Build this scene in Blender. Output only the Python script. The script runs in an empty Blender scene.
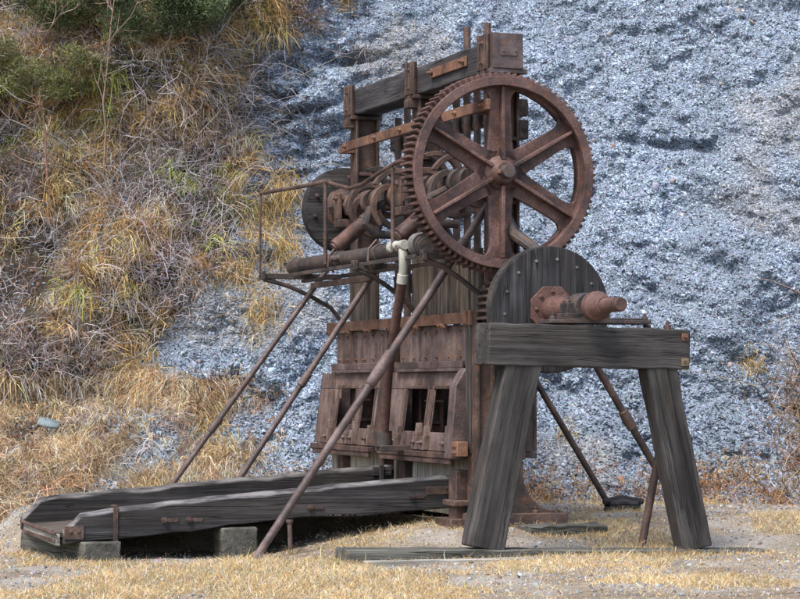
import bpy, math, random
import numpy as np
from mathutils import Vector, Matrix

# ---------------------------------------------------------------- camera, sky, sun, exposure
scene = bpy.context.scene
col = scene.collection
cam_d = bpy.data.cameras.new('camera')
cam = bpy.data.objects.new('camera', cam_d); col.objects.link(cam)
cam.location = (0, 0, 1.30)
cam.rotation_euler = (math.radians(90 + 2.040), 0, 0)
cam_d.sensor_width = 36; cam_d.lens = 108
cam_d.clip_start = .1; cam_d.clip_end = 2000
scene.camera = cam

SUN_EL, SUN_AZ = math.radians(58), math.radians(216)      # compass style: 0 = +Y, clockwise
world = bpy.data.worlds.new('World'); scene.world = world; world.use_nodes = True
wn = world.node_tree
bg = wn.nodes['Background']
sky = wn.nodes.new('ShaderNodeTexSky'); sky.sky_type = 'NISHITA'; sky.sun_disc = False
sky.sun_elevation = SUN_EL; sky.sun_rotation = SUN_AZ
sky.air_density = 1.0; sky.dust_density = 3.0; sky.ozone_density = 1.0
wn.links.new(sky.outputs[0], bg.inputs[0]); bg.inputs[1].default_value = .14
sd = bpy.data.lights.new('sun', 'SUN'); sun = bpy.data.objects.new('sun', sd); col.objects.link(sun)
sd.energy = 1.5; sd.angle = math.radians(16); sd.color = (1, .95, .88)
sv = Vector((math.sin(SUN_AZ) * math.cos(SUN_EL), math.cos(SUN_AZ) * math.cos(SUN_EL), math.sin(SUN_EL)))
sun.rotation_euler = sv.to_track_quat('Z', 'Y').to_euler()
vs = scene.view_settings
scene.display_settings.display_device = 'sRGB'
vs.view_transform = 'Standard'; vs.look = 'None'; vs.gamma = 1; vs.exposure = 1.28; vs.use_curve_mapping = False

random.seed(4); rng = np.random.default_rng(11)
TH = math.radians(19.29)
CT, ST = math.cos(TH), math.sin(TH)
OX, OY = .7467, 22.4                                       # ground corner of the battery's near end

def to_world(x, y): return (CT * x - ST * y + OX, ST * x + CT * y + OY)
def to_local(X, Y): return (CT * (X - OX) + ST * (Y - OY), -ST * (X - OX) + CT * (Y - OY))

# ---------------------------------------------------------------- noise (numpy)
def _h(ix, iy, seed):
    n = (ix.astype(np.int64) * 374761393 + iy.astype(np.int64) * 668265263 + seed * 974711) & 0x7fffffff
    n = ((n ^ (n >> 13)) * 1274126177) & 0x7fffffff
    return ((n ^ (n >> 16)) & 0xffff) / 65535.0
def vnoise(x, y, seed=0):
    x = np.asarray(x, float); y = np.asarray(y, float)
    ix = np.floor(x); iy = np.floor(y); fx = x - ix; fy = y - iy
    fx = fx * fx * (3 - 2 * fx); fy = fy * fy * (3 - 2 * fy)
    a = _h(ix, iy, seed); b = _h(ix + 1, iy, seed); c = _h(ix, iy + 1, seed); d = _h(ix + 1, iy + 1, seed)
    return (a * (1 - fx) + b * fx) * (1 - fy) + (c * (1 - fx) + d * fx) * fy
def fbm(x, y, o=4, seed=0):
    s = 0; a = .5; t = 0
    for k in range(o):
        s = s + a * vnoise(x * 2 ** k, y * 2 ** k, seed + k * 17); t += a; a *= .5
    return s / t                                            # 0..1
def ss(t):
    t = np.clip(t, 0, 1); return t * t * (3 - 2 * t)

# ---------------------------------------------------------------- terrain functions
def ground_z(X, Y):
    X = np.asarray(X, float); Y = np.asarray(Y, float)
    x, y = to_local(X, Y)
    a = ss(-y / 1.5); b = ss((-x - .05) / 2.2)
    b = b * (1 - ss((y - 1.7) / .6) * ss((x + 3.9) / .6))
    z = -.175 * a - .30 * b * (1 - a) - .01 * a * b
    near = ss((27 - Y) / 3) * ss((Y - 12) / 4)
    return z + (fbm(X * 1.3, Y * 1.3, 3, 5) - .5) * .07 * near - .015

_BZ = np.array([-1, .6, 1.1, 1.5, 1.85, 2.4, 3.0, 3.6, 4.8, 5.7, 6.6, 14])
_BX = np.array([-4.0, -3.6, -3.3, -3.1, -2.6, -2.2, -2.05, -2.1, -2.2, -1.9, -.95, 1.2])
def veg_mask(X, Z):
    """1 on the overgrown bank to the left, 0 on the bare shale."""
    b = np.interp(Z, _BZ, _BX) + (fbm(X * .9 + 7, Z * .9, 4, 3) - .5) * 1.9
    return ss((b - X) / .7 + .5)
def wall_y(X, Z):
    X = np.asarray(X, float); Z = np.asarray(Z, float)
    m = ss((np.interp(Z, _BZ, _BX) - X) / 2.2 + .5)
    zc = np.clip(Z, -.3, None)
    right = 27.6 + .72 * zc - .8 * np.exp(-np.clip(zc, -.3, 9) / .45) + .25 * np.sin(X * .55 + 1)
    left = np.where(Z < 1.2, 26.3 + 1.75 * zc, 26.3 + 2.1 + .5 * (zc - 1.2))
    y = right * (1 - m) + left * m
    y = y + np.clip(X - 3.4, 0, 8) * -.35 - np.clip(-X - 5, 0, 8) * .3
    y = y + (fbm(X * .55, Z * .55, 3, 9) - .5) * 1.1 * ss(Z / 1.2 + .1)
    y = y + (fbm(X * 2.1 + Z * .7, Z * 2.6, 4, 21) - .5) * .42
    y = y + m * (fbm(X * 1.3 + 31, Z * 1.1, 3, 71) - .5) * 1.1 * ss(Z - .4)
    # weathered hollow under the lip left of the headframe, and shallow ledges in the shale
    y = y + .55 * np.exp(-(((X + .73 - (Z - 5.6) * .2) / .34) ** 2 + ((Z - 5.62) / .13) ** 2))
    y = y + .5 * np.exp(-(((X + 4.2) / 1.8) ** 2 + ((Z - 1.15) / .16) ** 2))
    y = y + .35 * np.exp(-(((X - 3.6) / .55) ** 2 + ((Z - 4.35 - (X - 3.6) * -.12) / .09) ** 2))
    rg = np.abs(fbm(X * 1.7 + Z * 1.1 + 5, Z * 3.4 - X * .9, 4, 63) - .5) * 2
    loc = np.exp(-((X + 1.35) / .75) ** 2 - ((Z - 5.0) / 1.0) ** 2)
    y = y + (1 - m * (1 - loc)) * (.25 - rg) * (.13 + .60 * loc) * ss(Z / 1.5)
    return y + (1 - m) * (fbm(X * 8, Z * 9, 2, 33) - .5) * .16
def wall_n(X, Z):
    e = .06
    dx = (wall_y(X + e, Z) - wall_y(X - e, Z)) / (2 * e); dz = (wall_y(X, Z + e) - wall_y(X, Z - e)) / (2 * e)
    n = np.stack([dx, -np.ones_like(dx), dz], -1)
    return n / np.linalg.norm(n, axis=-1, keepdims=True)

# ---------------------------------------------------------------- materials
def N(nt, t, **kw):
    n = nt.nodes.new(t)
    for k, v in kw.items(): setattr(n, k, v)
    return n
def ramp(nt, fac, stops):
    r = N(nt, 'ShaderNodeValToRGB')
    while len(r.color_ramp.elements) < len(stops): r.color_ramp.elements.new(.5)
    for e, (p, c) in zip(r.color_ramp.elements, stops):
        e.position = p; e.color = (*c, 1)
    nt.links.new(fac, r.inputs[0]); return r.outputs[0]
def newmat(name, rough=.85, spec=.3):
    m = bpy.data.materials.new(name); m.use_nodes = True
    b = m.node_tree.nodes['Principled BSDF']
    b.inputs['Roughness'].default_value = rough; b.inputs['Specular IOR Level'].default_value = spec
    return m, m.node_tree, b
def noise(nt, vec, scale, detail=5, rough=.6, mapscale=None):
    if mapscale:
        mp = N(nt, 'ShaderNodeMapping'); mp.inputs['Scale'].default_value = mapscale
        nt.links.new(vec, mp.inputs[0]); vec = mp.outputs[0]
    n = N(nt, 'ShaderNodeTexNoise'); n.inputs['Scale'].default_value = scale
    n.inputs['Detail'].default_value = detail; n.inputs['Roughness'].default_value = rough
    nt.links.new(vec, n.inputs['Vector']); return n.outputs[0]
def mixc(nt, fac, a, b, mode='MIX'):
    m = N(nt, 'ShaderNodeMix', data_type='RGBA', blend_type=mode)
    if isinstance(fac, float): m.inputs[0].default_value = fac
    else: nt.links.new(fac, m.inputs[0])
    for sock, v in ((m.inputs[6], a), (m.inputs[7], b)):
        if isinstance(v, tuple): sock.default_value = (*v, 1)
        else: nt.links.new(v, sock)
    return m.outputs[2]
def bump(nt, b, h, strength, dist):
    bp = N(nt, 'ShaderNodeBump'); bp.inputs['Strength'].default_value = strength
    bp.inputs['Distance'].default_value = dist
    nt.links.new(h, bp.inputs['Height']); nt.links.new(bp.outputs[0], b.inputs['Normal'])
def attr(nt, name, out='Vector'):
    return N(nt, 'ShaderNodeAttribute', attribute_name=name).outputs[out]

def rust(name, dark, mid, bright, streak=0.0, orange=.25, rough=.8):
    m, nt, b = newmat(name, rough, .5)
    v = attr(nt, 'gco')
    n1 = noise(nt, v, 3.2, 6, .65)
    c = ramp(nt, n1, [(.36, dark), (.50, mid), (.66, bright)])
    n2 = noise(nt, v, 14, 5, .7)
    c = mixc(nt, ramp(nt, n2, [(.52, (0, 0, 0)), (.68, (orange,) * 3)]), c, (.30, .115, .04))
    n3 = noise(nt, v, 60, 3, .6)
    c = mixc(nt, ramp(nt, n3, [(.35, (.55,) * 3), (.62, (0, 0, 0))]), c, dark)
    if streak:
        s = noise(nt, N(nt, 'ShaderNodeTexCoord').outputs['Object'], 1, 4, .6, (11, 11, 1.1))
        c = mixc(nt, ramp(nt, s, [(.5, (0, 0, 0)), (.66, (streak,) * 3)]), c, (.24, .175, .135))
        c = mixc(nt, ramp(nt, s, [(.33, (streak,) * 3), (.46, (0, 0, 0))]), c, (.05, .035, .03))
    nt.links.new(c, b.inputs['Base Color'])
    h = noise(nt, v, 38, 6, .7)
    bump(nt, b, h, .55, .012)
    nt.links.new(ramp(nt, n2, [(.3, (rough - .34,) * 3), (.7, (min(1, rough + .05),) * 3)]), b.inputs['Roughness'])
    return m

def wood(name, dark, mid, light, tint=(.16, .11, .07), tintamt=.3):
    m, nt, b = newmat(name, .88, .25)
    v = attr(nt, 'gco')
    g = noise(nt, v, 1, 8, .62, (.8, 20, 20))
    big = noise(nt, v, 2.3, 4, .55, (.7, 2, 2))
    c = ramp(nt, g, [(.26, dark), (.5, mid), (.74, light)])
    blot = noise(nt, v, 1, 5, .6, (1.6, 4.5, 4.5))
    c = mixc(nt, ramp(nt, blot, [(.5, (0, 0, 0)), (.68, (.38,) * 3)]), c, light)
    c = mixc(nt, ramp(nt, big, [(.35, (.75,) * 3), (.62, (0, 0, 0))]), c, dark)
    st = noise(nt, v, 1, 3, .5, (.5, 5, 5))
    c = mixc(nt, ramp(nt, st, [(.52, (0, 0, 0)), (.7, (tintamt,) * 3)]), c, tint)
    fine = noise(nt, v, 1, 4, .7, (5, 120, 120))
    c = mixc(nt, ramp(nt, fine, [(.30, (.7,) * 3), (.48, (0, 0, 0))]), c, tuple(d * .35 for d in dark))
    # long drying cracks
    rn = noise(nt, v, 1, 2, .5, (.30, 11, 11))
    ab = N(nt, 'ShaderNodeMath', operation='SUBTRACT'); nt.links.new(rn, ab.inputs[0]); ab.inputs[1].default_value = .47
    ab2 = N(nt, 'ShaderNodeMath', operation='ABSOLUTE'); nt.links.new(ab.outputs[0], ab2.inputs[0])
    crack = ramp(nt, ab2.outputs[0], [(.0, (.95, .95, .95)), (.012, (0, 0, 0))])
    c = mixc(nt, crack, c, (.012, .011, .01))
    wr = N(nt, 'ShaderNodeMath', operation='MULTIPLY'); nt.links.new(attr(nt, 'wear', 'Fac'), wr.inputs[0])  # pale arrises: bleached wood plus edge highlights put into the colour
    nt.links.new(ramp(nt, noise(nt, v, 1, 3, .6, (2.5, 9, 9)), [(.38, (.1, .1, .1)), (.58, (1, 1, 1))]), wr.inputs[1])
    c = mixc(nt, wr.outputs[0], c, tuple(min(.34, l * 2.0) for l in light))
    nt.links.new(c, b.inputs['Base Color'])
    hm = N(nt, 'ShaderNodeMath', operation='SUBTRACT'); nt.links.new(g, hm.inputs[0])
    cm = N(nt, 'ShaderNodeMath', operation='MULTIPLY'); nt.links.new(crack, cm.inputs[0]); cm.inputs[1].default_value = .5
    nt.links.new(cm.outputs[0], hm.inputs[1])
    bump(nt, b, hm.outputs[0], .8, .02)
    return m

M = {}
M['gear'] = rust('gear_rust', (.024, .0145, .013), (.098, .050, .041), (.195, .112, .094), 0, .32)
M['rust'] = rust('brown_rust', (.022, .016, .014), (.070, .042, .033), (.16, .10, .078), 0, .40)
M['panel'] = rust('streaked_rust_sheet', (.036, .026, .025), (.118, .078, .068), (.215, .165, .155), .5, .5)
M['orange'] = rust('orange_rust', (.06, .03, .02), (.15, .072, .042), (.25, .13, .075), .2, .5)
M['dark'] = rust('dark_iron', (.018, .016, .017), (.045, .037, .034), (.10, .07, .055), 0, .25)
M['pipe'] = rust('greyish_pipe_rust', (.034, .026, .025), (.092, .063, .058), (.18, .132, .126), 0, .22, .7)
M['grey_iron'] = rust('grey_iron', (.07, .07, .072), (.15, .145, .14), (.27, .26, .25), .35, .12)
M['yellow_iron'] = rust('yellowed_iron', (.07, .055, .03), (.16, .12, .06), (.25, .195, .10), 0, .25)
M['cream'] = rust('cream_paint', (.26, .26, .22), (.42, .43, .38), (.54, .55, .50), 0, .2, .65)
M['redplate'] = rust('red_rust_plate', (.034, .02, .017), (.105, .05, .039), (.18, .092, .074), 0, .2)
M['timber'] = wood('grey_timber', (.018, .017, .016), (.050, .0455, .0435), (.105, .096, .091), (.088, .066, .048), .42)
M['timber_dark'] = wood('dark_timber', (.015, .0145, .0155), (.042, .040, .042), (.098, .094, .096), (.07, .058, .048), .25)
M['timber_black'] = wood('black_timber', (.012, .0115, .012), (.033, .0315, .032), (.080, .075, .073), (.06, .048, .04), .3)
M['timber_green'] = wood('greenish_timber', (.035, .035, .03), (.09, .089, .076), (.18, .176, .152), (.085, .075, .05), .3)
M['plank'] = wood('pale_plank', (.18, .17, .145), (.38, .36, .31), (.56, .54, .48), (.28, .19, .11), .4)
M['plank_brown'] = wood('brown_plank', (.034, .028, .023), (.088, .07, .056), (.17, .14, .115), (.13, .085, .055), .4)

def colmat(name, rough=.9, spec=.2, var=.0, trans=0.0):
    m, nt, b = newmat(name, rough, spec)
    c = attr(nt, 'col', 'Color')
    if var:
        n = noise(nt, N(nt, 'ShaderNodeTexCoord').outputs['Object'], 40, 4, .7)
        c = mixc(nt, ramp(nt, n, [(.35, (var,) * 3), (.6, (0, 0, 0))]), c, (.05, .05, .055))
    nt.links.new(c, b.inputs['Base Color'])
    if trans:
        t = N(nt, 'ShaderNodeBsdfTranslucent'); nt.links.new(c, t.inputs[0])
        mx = N(nt, 'ShaderNodeMixShader'); mx.inputs[0].default_value = trans
        nt.links.new(b.outputs[0], mx.inputs[1]); nt.links.new(t.outputs[0], mx.inputs[2])
        nt.links.new(mx.outputs[0], nt.nodes['Material Output'].inputs[0])
    return m
M['chip'] = colmat('shale', .92, .12, .35)
M['grass'] = colmat('dry_grass', .8, .2, 0, .25)
M['leaf'] = colmat('leaves', .6, .3, 0, .2)
M['twig'] = colmat('twigs', .9, .15)

def soil_mat():
    m, nt, b = newmat('gravelly_soil', .95, .15)
    v = N(nt, 'ShaderNodeTexCoord').outputs['Object']
    c = ramp(nt, noise(nt, v, 1.1, 5, .6), [(.35, (.20, .155, .115)), (.5, (.30, .255, .20)), (.65, (.41, .39, .36))])
    c = mixc(nt, ramp(nt, noise(nt, v, 45, 4, .7), [(.35, (.75,) * 3), (.55, (0, 0, 0))]), c, (.09, .075, .06))
    c = mixc(nt, ramp(nt, noise(nt, v, 18, 3, .6), [(.55, (0, 0, 0)), (.7, (.7,) * 3)]), c, (.40, .38, .35))
    nt.links.new(c, b.inputs['Base Color']); bump(nt, b, noise(nt, v, 30, 6, .75), .7, .04)
    return m
M['soil'] = soil_mat()
def hill_mat():
    m, nt, b = newmat('shale_and_humus', .95, .2)
    v = N(nt, 'ShaderNodeTexCoord').outputs['Object']
    vg = attr(nt, 'veg', 'Fac')
    rock = ramp(nt, noise(nt, v, 22, 5, .75), [(.3, (.10, .12, .15)), (.5, (.24, .285, .355)), (.7, (.39, .45, .54))])
    soil = ramp(nt, noise(nt, v, 6, 5, .7), [(.3, (.025, .02, .016)), (.5, (.075, .058, .045)), (.7, (.15, .12, .095))])
    nt.links.new(mixc(nt, vg, rock, soil), b.inputs['Base Color'])
    bump(nt, b, noise(nt, v, 16, 6, .8), .9, .07)
    return m
M['hill'] = hill_mat()

# ---------------------------------------------------------------- object helpers
def mesh_np(name, V, F, mat, colors=None, smooth=False, extra=None):
    me = bpy.data.meshes.new(name); V = np.asarray(V, np.float32); F = np.asarray(F, np.int32)
    k = F.shape[1]
    me.vertices.add(len(V)); me.vertices.foreach_set('co', V.ravel())
    me.loops.add(F.size); me.loops.foreach_set('vertex_index', F.ravel())
    me.polygons.add(len(F)); me.polygons.foreach_set('loop_start', np.arange(0, F.size, k, dtype=np.int32))
    me.polygons.foreach_set('loop_total', np.full(len(F), k, np.int32))
    me.update(calc_edges=True)
    if smooth: me.polygons.foreach_set('use_smooth', np.ones(len(F), bool))
    if colors is not None:
        a = me.attributes.new('col', 'FLOAT_COLOR', 'POINT')
        c4 = np.ones((len(V), 4), np.float32); c4[:, :3] = colors; a.data.foreach_set('color', c4.ravel())
    if extra is not None:
        a = me.attributes.new('veg', 'FLOAT', 'POINT'); a.data.foreach_set('value', np.asarray(extra, np.float32))
    me.materials.append(mat)
    o = bpy.data.objects.new(name, me); col.objects.link(o); return o
def tag(o, label=None, cat=None, group=None, kind=None):
    for k, v in (('label', label), ('category', cat), ('group', group), ('kind', kind)):
        if v: o[k] = v
    return o

class MB:
    """collects shapes (battery coordinates) for one mesh"""
    def __init__(s): s.v = []; s.f = []; s.g = []; s.sm = []; s.wear = {}
    def add(s, vs, fs, gs=None, smooth=False):
        b = len(s.v); s.v += [tuple(v) for v in vs]
        off = Vector((random.uniform(0, 50), random.uniform(0, 50), random.uniform(0, 50)))
        gs = gs or vs
        s.g += [tuple(Vector(g) + off) for g in gs]
        for f in fs:
            s.f.append(tuple(i + b for i in f)); s.sm.append(smooth)
        return s
    def box(s, x0, x1, y0, y1, z0, z1):
        vs = [(x, y, z) for x in (x0, x1) for y in (y0, y1) for z in (z0, z1)]
        d = [abs(x1 - x0), abs(y1 - y0), abs(z1 - z0)]; k = d.index(max(d))
        gs = [(v[k], v[(k + 1) % 3], v[(k + 2) % 3]) for v in vs]
        return s.add(vs, [(0, 1, 3, 2), (4, 6, 7, 5), (0, 4, 5, 1), (2, 3, 7, 6), (0, 2, 6, 4), (1, 5, 7, 3)], gs)
    def beam(s, p0, p1, w, h, up=(0, 0, 1), n=10, jit=.006, w1=None, h1=None):
        """square timber from p0 to p1, w across, h along up, with uneven arrises"""
        p0 = Vector(p0); p1 = Vector(p1); d = (p1 - p0); L = d.length; d.normalize()
        up = Vector(up); a = d.cross(up).normalized(); u = a.cross(d).normalized()
        w1 = w1 or w; h1 = h1 or h; vs = []; gs = []; fs = []
        K = 12
        prof = [(-.5, -.5), (-.17, -.5), (.17, -.5), (.5, -.5), (.5, -.17), (.5, .17), (.5, .5), (.17, .5), (-.17, .5), (-.5, .5), (-.5, .17), (-.5, -.17)]
        for i in range(n + 1):
            t = i / n; ww = w + (w1 - w) * t; hh = h + (h1 - h) * t
            for (q, r) in prof:
                e = jit * random.gauss(0, .6)
                e2 = jit * random.gauss(0, .6)
                if abs(q) == .5 and abs(r) == .5: s.wear[len(s.v) + len(vs)] = .22  # faint painted highlight and wear along the beam corners
                vs.append(p0 + d * (L * t) + a * (q * ww + e) + u * (r * hh + e2)); gs.append((L * t, q * ww, r * hh))
        for i in range(n):
            for k in range(K):
                fs.append((i * K + k, i * K + (k + 1) % K, (i + 1) * K + (k + 1) % K, (i + 1) * K + k))
        fs.append(tuple(range(K - 1, -1, -1))); fs.append(tuple(n * K + k for k in range(K)))
        return s.add(vs, fs, gs)
    def tube(s, pts, r, n=12, cap=True):
        pts = [Vector(p) for p in pts]; rs = r if isinstance(r, (list, tuple)) else [r] * len(pts)
        vs = []; gs = []; fs = []; dist = 0; up = None
        for i, p in enumerate(pts):
            d = (pts[min(i + 1, len(pts) - 1)] - pts[max(i - 1, 0)]).normalized()
            if up is None:
                up = Vector((0, 0, 1)) if abs(d.z) < .9 else Vector((1, 0, 0))
            a = d.cross(up).normalized(); up = a.cross(d).normalized()
            if i: dist += (p - pts[i - 1]).length
            for k in range(n):
                t = 2 * math.pi * k / n
                vs.append(p + (a * math.cos(t) + up * math.sin(t)) * rs[i]); gs.append((dist, rs[i] * math.cos(t), rs[i] * math.sin(t)))
        for i in range(len(pts) - 1):
            for k in range(n):
                fs.append((i * n + k, i * n + (k + 1) % n, (i + 1) * n + (k + 1) % n, (i + 1) * n + k))
        s.add(vs, fs, gs, True)
        if cap:
            b = len(s.v) - len(vs)
            s.f.append(tuple(b + k for k in range(n - 1, -1, -1))); s.f.append(tuple(b + (len(pts) - 1) * n + k for k in range(n))); s.sm += [False, False]
        return s
    def prism(s, poly, a0, a1, plane='xz'):
        """2-D outline extruded along the remaining axis"""
        def P(u, v, a): return {'xz': (u, a, v), 'yz': (a, u, v), 'xy': (u, v, a)}[plane]
        n = len(poly); vs = [P(u, v, a0) for u, v in poly] + [P(u, v, a1) for u, v in poly]
        fs = [tuple(range(n)), tuple(range(2 * n - 1, n - 1, -1))] + [(k, k + n, (k + 1) % n + n, (k + 1) % n) for k in range(n)]
        return s.add(vs, fs)
    def ring(s, outer, inner, y0, y1):
        n = len(outer); vs = []
        for y in (y0, y1):
            vs += [(u, y, v) for u, v in outer] + [(u, y, v) for u, v in inner]
        fs = []
        for k in range(n):
            j = (k + 1) % n
            fs += [(k, j, n + j, n + k), (2 * n + k, 3 * n + k, 3 * n + j, 2 * n + j), (k, 2 * n + k, 2 * n + j, j), (n + k, n + j, 3 * n + j, 3 * n + k)]
        return s.add(vs, fs)
    def lathe_y(s, cx, cz, prof, n=24):
        """profile [(r, y)] turned about an axis along y"""
        vs = []; fs = []
        for r, y in prof:
            for k in range(n):
                t = 2 * math.pi * k / n; vs.append((cx + r * math.cos(t), y, cz + r * math.sin(t)))
        for i in range(len(prof) - 1):
            for k in range(n):
                j = (k + 1) % n; fs.append((i * n + k, i * n + j, (i + 1) * n + j, (i + 1) * n + k))
        fs.append(tuple(range(n))); fs.append(tuple((len(prof) - 1) * n + k for k in range(n - 1, -1, -1)))
        return s.add(vs, fs)
    def bolt(s, p, axis, r=.022, h=.02):
        p = Vector(p); ax = Vector(axis)
        s.tube([p - ax * .01, p + ax * h], r, 6)
        return s.tube([p + ax * h * .5, p + ax * (h + r * .9)], r * .5, 6)
    def build(s, name, mat, parent=None, bevel=.006, seg=2):
        base = Vector(parent.get('_base', (0, 0, 0))) if parent else Vector((0, 0, 0))
        me = bpy.data.meshes.new(name)
        me.from_pydata([tuple(Vector(v) - base) for v in s.v], [], s.f)
        a = me.attributes.new('gco', 'FLOAT_VECTOR', 'POINT'); a.data.foreach_set('vector', np.array(s.g, np.float32).ravel())
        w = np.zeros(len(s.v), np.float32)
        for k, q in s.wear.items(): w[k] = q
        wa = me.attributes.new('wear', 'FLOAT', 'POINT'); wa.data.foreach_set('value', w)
        import bmesh
        bm = bmesh.new(); bm.from_mesh(me); bmesh.ops.recalc_face_normals(bm, faces=bm.faces); bm.to_mesh(me); bm.free()
        me.polygons.foreach_set('use_smooth', [True] * len(me.polygons)); me.set_sharp_from_angle(angle=math.radians(34)); me.update()
        me.materials.append(mat)
        o = bpy.data.objects.new(name, me); col.objects.link(o)
        if bevel:
            md = o.modifiers.new('bevel', 'BEVEL'); md.width = bevel; md.segments = seg; md.limit_method = 'ANGLE'; md.angle_limit = math.radians(40)
        if parent:
            o.parent = parent; o['_base'] = tuple(base)
        return o
def thing(name, label, cat, base=(0, 0, 0), group=None):
    """an Empty at the thing's base; its parts are given in battery coordinates"""
    o = bpy.data.objects.new(name, None); col.objects.link(o)
    X, Y = to_world(base[0], base[1]); o.location = (X, Y, base[2]); o.rotation_euler = (0, 0, TH)
    o.empty_display_size = .3
    o['_base'] = tuple(base); return tag(o, label, cat, group)
def circ(cx, cz, r, n, a0=0): return [(cx + r * math.cos(a0 + 2 * math.pi * k / n), cz + r * math.sin(a0 + 2 * math.pi * k / n)) for k in range(n)]
def gear_outline(cx, cz, root, tip, teeth, ph=0):
    o = []
    for k in range(teeth):
        for f, r in ((-.32, root), (-.17, tip), (.17, tip), (.32, root)):
            t = ph + 2 * math.pi * (k + f) / teeth; o.append((cx + r * math.cos(t), cz + r * math.sin(t)))
    return o

# ---------------------------------------------------------------- setting: ground and hillside
def grid_axis(lo, hi, dlo, dhi, step, coarse):
    a = np.arange(dlo, dhi, step); l = []; x = dlo; s = step
    while x > lo: s = min(s * 1.35, coarse); x -= s; l.append(x)
    r = []; x = a[-1]; s = step
    while x < hi: s = min(s * 1.35, coarse); x += s; r.append(x)
    return np.array(l[::-1] + list(a) + r)
def grid_faces(nx, ny):
    i = np.arange(nx - 1)[:, None] * ny + np.arange(ny - 1)[None, :]
    return np.stack([i, i + ny, i + ny + 1, i + 1], -1).reshape(-1, 4)
gx = grid_axis(-300, 300, -5.5, 5.5, .08, 40); gy = grid_axis(-200, 80, 15.5, 29.5, .08, 40)
GX, GY = np.meshgrid(gx, gy, indexing='ij')
o = mesh_np('ground', np.stack([GX, GY, ground_z(GX, GY)], -1).reshape(-1, 3), grid_faces(len(gx), len(gy)), M['soil'], smooth=True)
tag(o, 'gravelly flat with short straw grass in front of the cutting', 'ground', kind='structure')
hx = grid_axis(-26, 26, -6.6, 6.6, .045, 1.2); hz = grid_axis(-.8, 15, -.6, 7.4, .045, .6)
HX, HZ = np.meshgrid(hx, hz, indexing='ij')
HY = wall_y(HX, HZ)
o = mesh_np('hillside', np.stack([HX, HY, HZ], -1).reshape(-1, 3), grid_faces(len(hx), len(hz))[:, ::-1], M['hill'], smooth=False, extra=veg_mask(HX, HZ).ravel())
tag(o, 'steep blue grey shale cutting with an overgrown bank on its left', 'hillside', kind='structure')

# ---------------------------------------------------------------- the stamp battery
bat = thing('stamp_battery', 'tall rusty iron and timber stamp battery with a big spoked gear wheel', 'stamp battery', (0, 0, 0))
PY = (0.0, 2.06, 4.10)                                     # near faces of the three posts
for y in PY:
    b = MB(); b.box(.135, .165, y, y + .22, .0, 4.25); b.box(.375, .405, y, y + .22, .0, 4.25); b.box(.163, .377, y + .07, y + .15, .0, 4.245)
    for z in (.9, 1.7, 2.5, 3.0, 3.6): b.box(.16, .38, y + .01, y + .21, z, z + .04)
    p = b.build('frame_post', M['rust'], bat, .008)
    b = MB()
    b.box(.07, .43, y - .02, y + .24, 4.22, 4.262)                     # cap plate
    for dz in (.05, .0): b.box(.08 - dz * .2, .118, y + .0, y + .22, 4.264, 4.60)
    b.box(.402, .44, y, y + .22, 4.264, 4.60)
    b.box(.05, .081, y + .01, y + .055, 4.264, 4.60); b.box(.05, .081, y + .165, y + .21, 4.264, 4.60)
    for z in (4.33, 4.52): b.bolt((.078, y + .11, z), (-1, 0, 0), .026, .02)
    b.box(.03, .14, y + .05, y + .17, 4.13, 4.219)
    b.build('beam_bracket', M['rust'], p, .006)
b = MB(); b.beam((.26, 4.42, 4.415), (.26, .02, 4.40), .28, .28, n=24, jit=.005)
top = b.build('top_timber', M['timber_dark'], bat, .012)
b = MB(); b.box(.105, .40, -.09, .018, 4.268, 4.60); b.box(.17, .34, -.105, -.092, 4.385, 4.46)
for x in (.2, .32): b.bolt((x, -.104, 4.425), (0, -1, 0), .012, .006)
b.box(.075, .45, -.08, .01, 4.225, 4.266)
b.build('end_cap', M['pipe'], top, .012)
b = MB(); b.box(.094, .117, .62, 1.62, 4.37, 4.47)
for y in (.68, 1.56): b.bolt((.095, y, 4.42), (-1, 0, 0), .03, .03)
b.build('strap', M['orange'], top, .005)
# guide bars across the stems
b = MB(); b.box(-.055, -.015, -.32, 4.02, 3.845, 3.945)
for y in (-.2, .5, 1.3, 2.1, 2.9, 3.9): b.bolt((-.054, y, 3.895), (-1, 0, 0), .028, .02)
for y in PY: b.box(-.013, .134, y + .04, y + .16, 3.85, 3.93)
b.build('guide_bar', M['orange'], bat, .005)
for ya, yb in ((2.02, .26), (4.08, 2.30)):
    b = MB(); b.beam((.56, ya, 3.95), (.56, yb, 3.95), .08, .16); b.build('stem_guide', M['plank_brown'], bat, .008)
# stamps: stem, tappet, head
SY = [.70, 1.0, 1.28, 1.56, 1.86, 2.46, 2.76, 3.06, 3.36, 3.66]
for i, y in enumerate(SY):
    top_z = [4.22, 4.86, 4.3, 4.90, 4.58, 4.2, 4.3, 4.22, 4.28, 4.2][i]
    b = MB(); b.tube([(.47, y, 1.3), (.47, y, top_z)], .037, 10)
    st = b.build('stamp', M['rust'], bat, .003)
    b = MB(); b.tube([(.47, y, 3.02 + .12 * (i % 3)), (.47, y, 3.26 + .12 * (i % 3))], .085, 14)
    b.build('tappet', M['dark'], st, .006)
    b = MB(); b.tube([(.47, y, 1.42), (.47, y, 1.86)], .095, 14)
    b.build('stamp_head', M['rust'], st, .006)
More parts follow.
